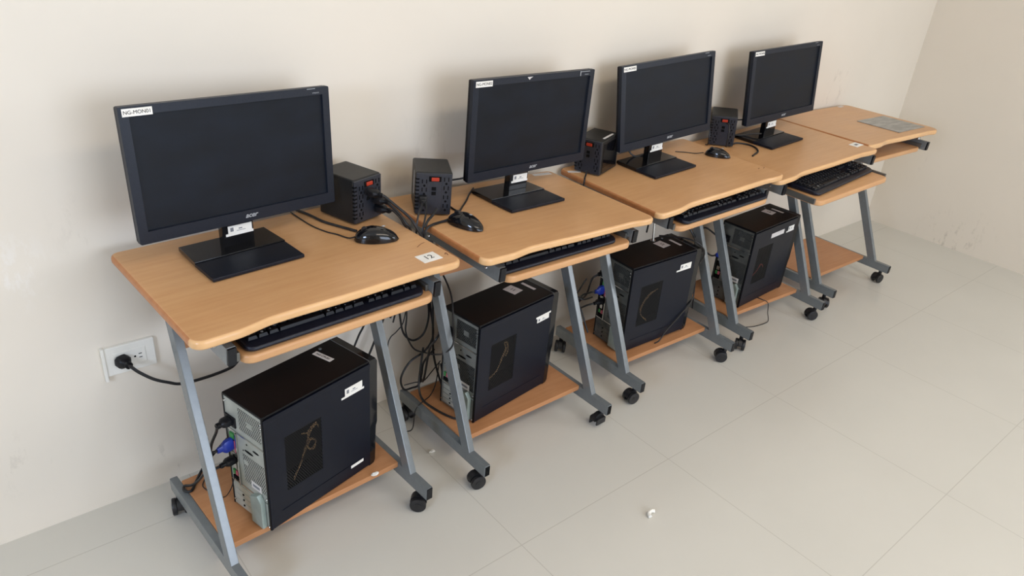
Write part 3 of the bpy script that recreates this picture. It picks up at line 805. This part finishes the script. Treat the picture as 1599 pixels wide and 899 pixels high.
def tray_mat(i, u, v, yaw):
    x, y, t, dh, tu = DESK[i]
    k = tray_settle(i); zt = .672 + (dh+tu*(u-W/2))*k
    return Matrix.Translation((x, y, 0)) @ Matrix.Rotation(t, 4, 'Z') @ Matrix.Translation((u, -v, zt)) @ Matrix.Rotation(-math.atan(tu*k), 4, 'Y') @ Matrix.Rotation(yaw, 4, 'Z')
keyboard(tray_mat(0, .334, .452-KD/2, 0), 'black keyboard on the tray of the nearest desk')
keyboard(tray_mat(1, .300, .447-KD/2, 0), 'black keyboard on the tray of the second desk')
keyboard(tray_mat(2, .362, .470-KD/2, 0), 'black keyboard on the tray of the middle desk')
keyboard(tray_mat(3, .384, .520-KD/2, .088), 'black keyboard on the pulled-out tray, all its key rows showing')

# ------------------------------------------------------------------ mice
def mouse(mtx, label):
    root = thing('computer_mouse', label, 'mouse', mtx, 'black computer mice on the desktops')
    def body(mb_, lo, hi, x0, x1, off=0.0):
        """superellipse loft along x (nose at -x)"""
        b = bmesh.new(); rings = []; n = 18; S = 22
        for k in range(n+1):
            t = k/n; x = x0+(x1-x0)*t
            q = (x+.055)/.11; q = min(.999, max(.001, q))
            wd = .031*(math.sin(PI*min(1, q**.85*1.0))**.42)*(.86+.14*q)+off
            ht = .0375*(math.sin(PI*(q**.72))**.62)*(.80+.22*q)+off
            ring = []
            for s_ in range(S):
                a_ = PI*s_/(S-1)
                cx, sx = math.cos(a_), math.sin(a_)
                ring.append(b.verts.new((x, math.copysign(abs(cx)**.75, cx)*wd, max(.0015, .0015+ht*sx**.8))))
            rings.append(ring)
        for k in range(n):
            for s_ in range(S-1): b.faces.new((rings[k][s_], rings[k][s_+1], rings[k+1][s_+1], rings[k+1][s_]))
            b.faces.new((rings[k][-1], rings[k][0], rings[k+1][0], rings[k+1][-1]))
        b.faces.new(rings[0]); b.faces.new(rings[-1][::-1])
        mb_.add(b)
    mb = MB(); body(mb, 0, 1, -.055, .055); mb.build('shell', M['gloss'], root)
    mb = MB(); body(mb, 0, 1, -.0535, -.006, .0006)
    mb.warp(lambda c: (c.x, c.y if abs(c.y) > .0008 else c.y, c.z)); mb.build('button_plate', M['gloss'], root)
    MB().cyl((-.030, -.0035, .029), (-.030, .0035, .029), .008, 18, bev=.001).build('scroll_wheel', M['rubber'], root)
    MB().sphere((.016, -.004, .0385), .004, (1.2, .8, .3), 12).build('emblem', M['logo'], root)
    return root
def mouse_at(i, X, Y, yaw): return on_desk(i, X, Y, yaw)
mouse_a = mouse(mouse_at(0, .556, -.288, -.42), 'glossy black mouse on the nearest desk, in front of the plugged-in power unit')
mouse_b = mouse(mouse_at(1, .812, -.315, -1.25), 'glossy black mouse near the left edge of the second desk')
mouse_c = mouse(mouse_at(2, 2.030, -.245, -1.10) @ Matrix.Scale(.86, 4), 'small glossy black mouse at the right edge of the middle desk')

# ------------------------------------------------------------------ voltage regulators / power units
def us_socket(mb, cx, cz, y, s=1.0):
    mb.box(cx-.0055*s, cx-.0035*s, y-.0008, y, cz-.001, cz+.008*s)
    mb.box(cx+.0035*s, cx+.0055*s, y-.0008, y, cz-.001, cz+.008*s)
    mb.cyl((cx, y, cz-.006*s), (cx, y-.0008, cz-.006*s), .0026*s, 10)
UW, UD, UH = .099, .129, .123
def power_unit(mtx, label, glow=True, strip=None):
    root = thing('power_unit', label, 'power unit', mtx, 'black power units on the desks')
    a, b = UW/2, UD/2
    MB().box(-a, a, -b+.002, b, .003, UH, .005, 3).build('housing', M['ups'], root)
    fc = MB().box(-a+.0015, a-.0015, -b-.001, -b+.004, .005, UH-.003, .0015).build('socket_panel', M['ups_face'], root)
    for cx, czs in ((-a+.0235, (.094, .0705, .047, .0235)), (a-.0165, (.101, .077, .051, .026))):
        for cz in czs: MB().box(cx-.012, cx+.012, -b-.0016, -b, cz-.0105, cz+.0105, .0003).build('socket_frame', M['ups_face'], fc)
    for cx, czs in ((-a+.0235, (.094, .0705, .047, .0235)), (a-.0165, (.101, .077, .051, .026))):
        for cz in czs:
            s = MB(); us_socket(s, cx, cz, -b-.0016, 1.25); s.build('socket', M['zinc_dark'], root)
    MB().box(-.014, .019, -b-.003, -b, .0985, .1125, .0008).build('switch_frame', M['zinc_dark'], root)
    MB().box(-.008, .013, -b-.006, -b-.001, .1005, .1105, .0015).build('rocker_switch', M['ups_red'], root, None, 'red rocker switch')
    for cz in (.065, .078): 
        MB().box(-.006, .006, -b-.0022, -b, cz-.005, cz+.005, .0008).build('phone_jack', M['zinc_dark'], root)
    v = MB()
    for k in range(9):
        v.box(-a-.0004, -a+.010, -b-.0012, -b+.006, .018+k*.0105, .0225+k*.0105, .0004)
    v.build('vent_slots', M['zinc_dark'], root)
    for fx in (-a+.015, a-.015):
        for fy in (-b+.02, b-.02): MB().cyl((fx, fy, 0), (fx, fy, .004), .007, 12).build('foot', M['rubber'], root)
    if strip == 'left':
        MB().box(-a-.0006, -a+.0002, -b+.05, -b+.056, .045, UH-.012).build('side_strip', M['paper_dim'], root)
        MB().box(a-.0002, a+.0006, -b+.012, -b+.017, .040, .085).build('side_strip', M['paper_dim'], root)
    if strip == 'top':
        MB().box(-a+.012, a-.012, b-.024, b-.013, UH-.0002, UH+.0005).build('top_sticker', M['paper_dim'], root, None, 'thin pale sticker')
    return root
power_unit(on_desk(0, .579, -.113, .277), 'black power unit beside the nearest monitor, three plugs in its sockets')
power_unit(on_desk(1, .803, -.159, -.505), 'black power unit with red switch facing out, on the left of the second desk', strip='left')
pu3 = power_unit(on_desk(2, 1.545, -.085, -1.27), 'black power unit standing between the second and third monitors', strip=None)
MB().box(UW/2-.0002, UW/2+.0016, -.052, .052, .012, UH-.012, .001).box(UW/2+.001, UW/2+.0024, -.045, .045, .028, .030).box(UW/2+.001, UW/2+.0024, -.045, .045, .034, .036).build('side_cover', M['gloss'], pu3, None, 'glossy side cover')
MB().box(UW/2-.018, UW/2-.010, -.030, .040, UH-.0002, UH+.0006).build('top_sticker', M['paper_dim'], pu3, None, 'thin pale sticker')
power_unit(on_desk(3, 2.270, -.087, -.95), 'black power unit between the third and fourth monitors, cords hanging from it')

# ------------------------------------------------------------------ wall outlet
ot = thing('wall_outlet', 'white double wall outlet low on the back wall, left of the desks', 'outlet', Matrix.Translation((.014, 0, .437)))
MB().box(-.060, .060, -.010, .002, -.040, .040, .003).build('cover_plate', M['outlet'], ot)
MB().box(-.037, .037, -.0115, -.008, -.022, .022, .001).build('socket_insert', M['outlet'], ot)
for cx in (-.019, .017):
    s = MB()
    s.box(cx+.003, cx+.0105, -.0122, -.011, .004, .0058); s.box(cx+.003, cx+.0105, -.0122, -.011, -.0065, -.0047)
    s.cyl((cx-.006, -.0108, 0), (cx-.006, -.0122, 0), .0026, 10)
    s.build('socket', M['zinc_dark'], ot)
MB().box(-.063, -.056, -.013, .001, -.052, .042, .001).build('side_trim', M['outlet'], ot)

def cable(name, label, runs, r=.0028, group=None, mat_='cable', cat='cable', flat=1.0):
    """runs: list of centre lines; one mesh for the cord, extra children added by caller"""
    mb = MB()
    for p in runs: mb.tube(p, r, 8, 8, flat)
    o = mb.build(name, M[mat_]); return tag(o, label, cat, group)
def as_part(o, parent):
    bpy.context.view_layer.update()
    o.data.transform(parent.matrix_world.inverted()); o.parent = parent; o.name = 'cord'
    for k in ('label', 'category', 'group'):
        if k in o: del o[k]
def plug_child(parent, p, d, m='cap', L=.034, w_=.011, h_=.008, name='plug'):
    """moulded plug body tapering to a ribbed sleeve; p = cable end, d = direction out of the socket"""
    d = Vector(d).normalized(); p = Vector(p)
    up = Vector((0, 0, 1)); sx = d.cross(up).normalized(); uz = sx.cross(d)
    T = frame(p, sx, d, uz)
    b = bmesh.new()
    prof = [(0, 1.0), (.45, 1.0), (.62, .72), (.7, .5), (1.0, .42)]
    rings = []
    for t, k in prof:
        rings.append([b.verts.new((math.cos(2*PI*q/12)*w_*k*(1.12 if q % 3 else 1), t*L, math.sin(2*PI*q/12)*h_*k*(1.12 if q % 3 else 1))) for q in range(12)])
    for i in range(len(rings)-1):
        for q in range(12): b.faces.new((rings[i][q], rings[i][(q+1) % 12], rings[i+1][(q+1) % 12], rings[i+1][q]))
    b.faces.new(rings[0]); b.faces.new(rings[-1][::-1])
    mb = MB(); mb.add(b, T)
    for k in range(3):
        q = p+d*(L*(.74+.08*k)); mb.cyl(q, q+d*.0015, w_*.55, 10)
    return mb.build(name, M[m], parent)

# cord from the wall outlet to the nearest tower
c = cable('power_cable', 'black power cord plugged into the wall outlet', [[(-.004, -.036, .440), (.006, -.050, .432), (.020, -.054, .414), (.049, -.057, .385), (.080, -.058, .364), (.112, -.060, .349), (.171, -.062, .347), (.232, -.062, .352), (.255, -.062, .364), (.275, -.062, .390), (.295, -.062, .430), (.34, -.062, .50), (.45, -.062, .60), (.49, -.03, .70)]], .0042)
plug_child(c, (-.008, -.012, .4375), (.35, -1, -.12), L=.036, w_=.017, h_=.015)

exec_cables = True
# ---- tower 1 rear
def tower_pt(k, x, y, z):
    X, Y, yaw, roll = TOWER[k]
    return tuple((Matrix.Translation((X, Y, .1045+abs(roll)*TL/2*.96)) @ Matrix.Rotation(yaw, 4, 'Z') @ Matrix.Rotation(-roll, 4, 'Y')) @ Vector((x, y, z)))
def dir_out(k): return Vector((-math.cos(TOWER[k][2]), -math.sin(TOWER[k][2]), 0))
for k in range(4):
    names = ['nearest tower', 'second tower', 'middle tower', 'farthest tower']
    d = dir_out(k)
    p = tower_pt(k, -TL/2-.004, .052, .277); e = Vector(p)+d*.034
    if k == 0: path = [tuple(e), (.112, -.300, .350), (.100, -.290, .31), (.098, -.265, .24), (.085, -.225, .17), (.070, -.190, .125), (.055, -.166, .110), (.050, -.182, .109), (.064, -.192, .109), (.085, -.165, .109), (.13, -.12, .12), (.20, -.10, .16)]
    elif k == 1: path = [tuple(e), tuple(e+d*.02+Vector((0, 0, -.02))), (.79, -.20, .30), (.80, -.16, .16), (.83, -.10, .12)]
    elif k == 2: path = [tuple(e), tuple(e+d*.02+Vector((0, .01, -.02))), (1.50, -.17, .28), (1.505, -.13, .22), (1.51, -.12, .13)]
    else: path = [tuple(e), tuple(e+d*.03+Vector((0, 0, .02))), (2.12, -.20, .43), (2.04, -.24, .42), (1.99, -.24, .44), (1.96, -.20, .52)]
    c = cable('power_cable', 'black power cord at the back of the %s' % names[k], [path], .0036, 'power cords of the towers')
    plug_child(c, p, d, L=.036, w_=.014, h_=.011)
    if k in (0, 2, 3):
        p = tower_pt(k, -TL/2-.004, .054, .206); e = Vector(p)+d*.040
        path = [tuple(e), tuple(e+d*.015+Vector((0, .01, -.004))), tuple(e+d*.022+Vector((0, .04, -.03))), tuple(e+d*.02+Vector((.01, .07, -.09)))] if k != 3 else [tuple(e), tuple(e+d*.02+Vector((0, .02, .0))), (2.13, -.16, .36), (2.12, -.12, .42)]
        c = cable('video_cable', 'video cable with a blue plug at the back of the %s' % names[k], [path], .0034, 'video cables of the towers')
        plug_child(c, p, d, 'blue', L=.040, w_=.009, h_=.017)
    if k in (0, 2):
        p = tower_pt(k, -TL/2-.004, .054, .157); e = Vector(p)+d*.038
        path = [tuple(e), tuple(e+d*.02+Vector((0, .015, -.01))), tuple(e+d*.02+Vector((0, .06, -.05)))]
        c = cable('data_cable', 'black data cable plugged low into the back of the %s' % names[k], [path], .0034, 'data cables of the towers')
        plug_child(c, p, d, 'cap', L=.038, w_=.012, h_=.010)
if True:
    cable('thin_cable', 'thin black wire lying in a zigzag on the nearest lower shelf', [[tower_pt(0, -.178, .058, .10), (.128, -.30, .16), (.118, -.26, .111), (.095, -.20, .1065), (.100, -.175, .1065), (.125, -.15, .1065)]], .0014)
    cable('cable', 'black cable hanging behind the nearest tower, left of the two', [[(.66, -.06, .44), (.648, -.058, .364), (.627, -.055, .320), (.600, -.055, .250), (.59, -.06, .16)]], .0032)
    cable('cable', 'black cable hanging behind the nearest tower, right of the two', [[(.725, -.055, .38), (.703, -.05, .319), (.679, -.05, .266), (.655, -.05, .206), (.64, -.05, .12)]], .0036)
    dz = .0035
    def D0(pts, i=0, lift=.003): return [(x, y, top_z(i, x, y)+lift+(z or 0)) for x, y, z in pts]
    mc = cable('mouse_cord', 'thin cable of the mouse on the nearest desk', [D0([(.508, -.266, .008), (.498, -.250, .001), (.485, -.215, 0), (.470, -.188, 0), (.456, -.140, 0), (.451, -.09, 0), (.448, -.03, 0)], 0, .002)], .0018)
    as_part(mc, mouse_a)
    cable('monitor_cable', 'black cable running from behind the nearest monitor to the power unit', [D0([(.535, -.225, 0), (.513, -.180, 0), (.491, -.130, 0), (.479, -.070, 0), (.463, -.018, 0)], 0, .004)], .0036)
# ---- cords from power unit 1 down the gap
gapx = .675
pu = [((.594, -.190, .838), [(.612, -.232, .836), (.628, -.262, .818), (.648, -.290, .795), (.664, -.305, .765), (.682, -.300, .72), (.688, -.24, .60), (.70, -.12, .40)]),
      ((.618, -.178, .810), [(.634, -.222, .806), (.645, -.245, .790), (.655, -.262, .768), (.672, -.262, .735), (.684, -.22, .62), (.70, -.12, .45)]),
      ((.626, -.174, .783), [(.646, -.216, .786), (.657, -.230, .772), (.664, -.240, .755), (.678, -.236, .72), (.686, -.19, .60), (.71, -.11, .42)])]
for k, (p, path) in enumerate(pu):
    d = Vector((.30, -.95, 0)) if k == 0 else Vector((.40, -.9, 0))
    e = Vector(p)+d.normalized()*.040
    c = cable('power_cable', 'black cord plugged into the %s socket of the nearest power unit' % ('top', 'middle', 'lowest')[k], [[tuple(e)]+path], .0038 if k < 2 else .003, 'cords of the nearest power unit')
    plug_child(c, p, d, L=.040, w_=.013, h_=.011)
# ---- power unit 2: two cords and a tie, mouse 2 cord
d2 = Vector((-.48, -.87, 0))
p = Vector((.753, -.193, .797)); 
c = cable('power_cable', 'pair of black cords falling from the power unit with the outward red switch', [
    [tuple(p+d2*.020), (.728, -.228, .789), (.705, -.248, .775), (.694, -.258, .752), (.690, -.255, .70), (.69, -.2, .55), (.71, -.12, .38)],
    [tuple(p+d2*.022+Vector((.006, 0, 0))), (.738, -.236, .780), (.716, -.262, .765), (.702, -.275, .745), (.696, -.272, .69), (.70, -.2, .52)]], .0026)
MB().box(-.010, .010, -.026, 0, -.011, .011, .003).box(-.006, .006, -.03, -.02, -.016, .004, .002).build('plug', M['ups'], c, frame(p, (.87, -.48, 0), (.48, .87, 0), (0, 0, 1)))
cable('cable_tie', 'flat dark grey strap end beside the second power unit', [[(.770, -.238, .777), (.745, -.255, .768), (.722, -.268, .762), (.704, -.280, .750)]], .0036, flat=.35)
mc = cable('mouse_cord', 'thick black cable running from the second mouse into the gap between desks', [D0([(.800, -.268, .010), (.785, -.270, .002), (.755, -.272, 0), (.728, -.280, .001)], 1, .004)+[(.704, -.288, .748), (.693, -.285, .715), (.69, -.22, .60), (.72, -.12, .42)]], .0036)
as_part(mc, mouse_b)
cable('monitor_cable', 'cable curling from the second monitor to the mouse', [D0([(1.011, -.085, 0), (.967, -.123, 0), (.925, -.165, 0), (.885, -.200, 0), (.860, -.222, 0), (.851, -.212, 0), (.854, -.180, 0)], 1, .003)], .0026)
cable('power_cable', 'black cord from the second monitor to the power unit by the wall', [[(.842, -.098, .778), (.88, -.085, .782), (.924, -.085, .783), (.965, -.09, .785), (1.01, -.11, .80)]], .003)

# ---- loose cables between the first desk and the second tower
G = 'tangled cables between the first two desks'
lab = 'black cable tangled between the first two desks, '
cable('cable', lab+'short high loop', [[(.730, -.10, .55), (.740, -.10, .45), (.745, -.10, .388), (.760, -.10, .315), (.796, -.10, .277), (.835, -.10, .289), (.852, -.10, .344), (.847, -.10, .42), (.83, -.11, .56)]], .0034, G)
cable('cable', lab+'crossing in front of a desk leg', [[(.750, -.12, .56), (.757, -.12, .394), (.756, -.12, .327), (.783, -.125, .264), (.812, -.15, .252), (.795, -.22, .290), (.772, -.305, .350), (.776, -.335, .395), (.800, -.30, .43), (.83, -.24, .50), (.84, -.15, .56)]], .0026, G)
cable('cable', lab+'wide loop at the left', [[(.84, -.10, .52), (.858, -.10, .378), (.858, -.12, .290), (.832, -.12, .240), (.773, -.12, .215), (.741, -.12, .166), (.752, -.12, .118), (.784, -.12, .111), (.808, -.12, .113), (.819, -.12, .150), (.826, -.12, .195), (.850, -.14, .247)]], .0034, G)
cable('cable', lab+'lowest loop round the shelf edge', [[(.815, -.13, .260), (.800, -.14, .193), (.786, -.155, .135), (.778, -.19, .110), (.783, -.245, .1085), (.797, -.300, .109), (.812, -.330, .112), (.822, -.32, .13), (.835, -.27, .16)]], .0036, G)
cable('thin_cable', lab+'thin with a small box on it', [[(.862, -.16, .210), (.838, -.145, .165), (.820, -.13, .130), (.800, -.11, .120), (.766, -.10, .116)]], .0018, G)
cable('thin_cable', 'thin black wire dropping to the floor behind the second desk', [[(.858, -.16, .204), (.840, -.17, .135), (.810, -.185, .110), (.775, -.195, .106), (.745, -.200, .088), (.738, -.198, .02), (.725, -.185, .003), (.705, -.170, .003)]], .0018)
cable('thin_cable', 'thin black wire curving down the wall right of the nearest tower', [[(.80, -.06, .42), (.785, -.06, .33), (.760, -.06, .300), (.738, -.06, .285), (.728, -.06, .250), (.727, -.06, .13)]], .0018)
cable('cable', lab+'straight run along the tower', [[(.835, -.14, .50), (.841, -.14, .356), (.847, -.14, .240), (.853, -.16, .170), (.850, -.20, .125)]], .0036, G)
MB_ = MB().tube([(.838, -.20, .230), (.842, -.215, .170), (.845, -.22, .112)], .0055, 8, 6)
tag(MB_.build('cable_end', M['cap']), 'thick black plug end standing by the back of the second tower', 'plug')

# ---- behind tower 3, over its top and across its side
cable('cable', 'thick black cable dropping behind the middle tower from the desk', [[(1.46, -.07, .52), (1.472, -.075, .40), (1.485, -.09, .33), (1.495, -.12, .26), (1.50, -.16, .20), (1.505, -.20, .13)]], .0034)
cable('cable', 'looped cable end with a pale clip left of the middle tower', [[(1.455, -.20, .37), (1.44, -.19, .33), (1.45, -.17, .29), (1.475, -.18, .27), (1.49, -.21, .29)]], .0028)
cable('cable', 'black cable slanting across the side of the middle tower', [[(1.93, -.28, .32), (1.905, -.350, .265), (1.878, -.366, .232), (1.82, -.366, .185), (1.76, -.366, .145), (1.725, -.367, .112), (1.70, -.366, .1075)]], .0026)
cable('cable', 'black cable looping over the top front corner of the middle tower', [[(1.80, -.22, .470), (1.835, -.255, .473), (1.868, -.300, .474), (1.895, -.335, .462), (1.925, -.345, .43), (1.965, -.31, .395), (2.02, -.26, .39), (2.07, -.20, .43)]], .0030)
cable('cable', 'black cable rising behind the middle tower, first of three', [[(1.88, -.10, .42), (1.885, -.10, .50), (1.90, -.09, .60)]], .0034)
cable('cable', 'black cable curling behind the middle tower under the desk', [[(1.90, -.12, .46), (1.925, -.10, .50), (1.97, -.09, .545), (2.02, -.085, .54), (2.06, -.08, .50)]], .0034)
cable('cable', 'knotted cable between the middle desk and the farthest tower', [[(1.93, -.33, .43), (1.96, -.325, .405), (1.975, -.315, .375), (1.95, -.32, .36), (1.97, -.30, .33), (2.01, -.27, .24), (2.06, -.24, .12)]], .0030)
cable('cable', 'cable hanging beside the right leg of the middle desk', [[(2.02, -.22, .44), (2.03, -.24, .36), (2.04, -.26, .24), (2.05, -.27, .11)]], .0030)
cable('thin_cable', 'thin black wire looping from the farthest lower shelf to the floor', [[(2.385, -.345, .1068), (2.392, -.380, .1068), (2.402, -.406, .098), (2.412, -.412, .05), (2.432, -.414, .006), (2.40, -.417, .0025), (2.33, -.405, .0025), (2.27, -.375, .0025)]], .0018)

# ---- cords around the small power units further back
cable('power_cable', 'short cord at the foot of the third power unit', [D0([(1.470, -.118, .012), (1.452, -.130, .0), (1.438, -.142, .0)], 2, .004)+[(1.428, -.15, .71), (1.42, -.15, .62)]], .0030)
cable('power_cable', 'left grey-black cord hanging from the fourth power unit', [[(2.180, -.080, .815), (2.160, -.098, .806), (2.155, -.108, .775), (2.162, -.104, .743), (2.175, -.085, .735)]], .0026)
cable('power_cable', 'right grey-black cord hanging from the fourth power unit', [[(2.215, -.135, .830), (2.200, -.158, .825), (2.192, -.168, .79), (2.196, -.166, .745)]], .0028)
cable('loose_cable', 'loose black cable curving on the fourth desk with its end free', [D0([(2.232, -.165, .010), (2.262, -.150, .004), (2.300, -.145, .0), (2.322, -.180, .0), (2.316, -.220, .0), (2.285, -.255, .0), (2.245, -.268, .0), (2.222, -.274, .0)], 3, .0035)], .0036)
cable('power_cable', 'black cord arching from the fourth power unit along the wall', [[(2.320, -.060, .800), (2.36, -.045, .806), (2.41, -.045, .800), (2.47, -.06, .80)]], .003)
cable('power_cable', 'black cord from the fourth power unit to the far monitor stand', [D0([(2.310, -.090, .030), (2.345, -.095, .012), (2.375, -.120, .012), (2.405, -.150, .020), (2.425, -.17, .022)], 3, .004)], .003)
mc = cable('mouse_cord', 'thin cable of the small mouse by the fourth power unit', [D0([(1.992, -.207, .008), (1.978, -.180, 0), (1.955, -.150, 0), (1.930, -.125, 0)], 2, .0018)], .0016)
as_part(mc, mouse_c)
cable('monitor_cable', 'short black cable drooping behind the neck of the third monitor', [[(1.700, -.085, .785), (1.715, -.095, .760), (1.745, -.108, .750), (1.780, -.118, .765)]], .003)
tag(MB().cyl((1.712, -.262, .4875), (1.710, -.255, .560), .0045, 14).cyl((1.712, -.262, .4855), (1.712, -.262, .489), .009, 14).build('steel_pin', M['steel_bright']), 'small steel pin standing on top of the middle tower', 'pin')

# ------------------------------------------------------------------ loose things
x, y, t, dh, tu = DESK[4]
T = on_desk(4, x+.478*math.cos(t)+.320*math.sin(t), y+.478*math.sin(t)-.320*math.cos(t), t)
o = MB().box(-.125, .125, -.100, .100, .0002, .0032, .001).build('grey_sheet', M['sheet'], None, T)
o.matrix_world = T; tag(o, 'thin grey plastic sheet lying on the empty corner desk', 'sheet')
def chip(loc, s, label, seed, bend=False):
    rnd = random.Random(seed); mb = MB()
    if bend:
        mb.tube([(0, 0, .005), (.006, .010, .005), (.018, .013, .006), (.028, .009, .004)], .0055, 8, 4)
    else:
        b = bmesh.new(); bmesh.ops.create_icosphere(b, subdivisions=2, radius=s)
        for v in b.verts: v.co = Vector((v.co.x*1.3, v.co.y*.8, (v.co.z+s*.9)*.42))*(1+rnd.uniform(-.2, .2))
        mb.add(b)
    for v in mb.bm.verts: v.co += Vector((rnd.uniform(-1, 1), rnd.uniform(-1, 1), 0))*.0008
    zmin = min(v.co.z for v in mb.bm.verts)
    for v in mb.bm.verts: v.co.z -= zmin
    o = mb.build('plaster_chip', M['plaster']); o.location = loc
    return tag(o, label, 'debris')
chip((1.092, -.892, 0), .01, 'curled white scrap lying alone on the open floor', 1, True)
chip((.736, -.309, 0), .0085, 'white chip on the floor between the first two desks', 2)
chip((.463+.02, -.40, .1045), .008, 'white chip on the front of the nearest lower shelf', 3)
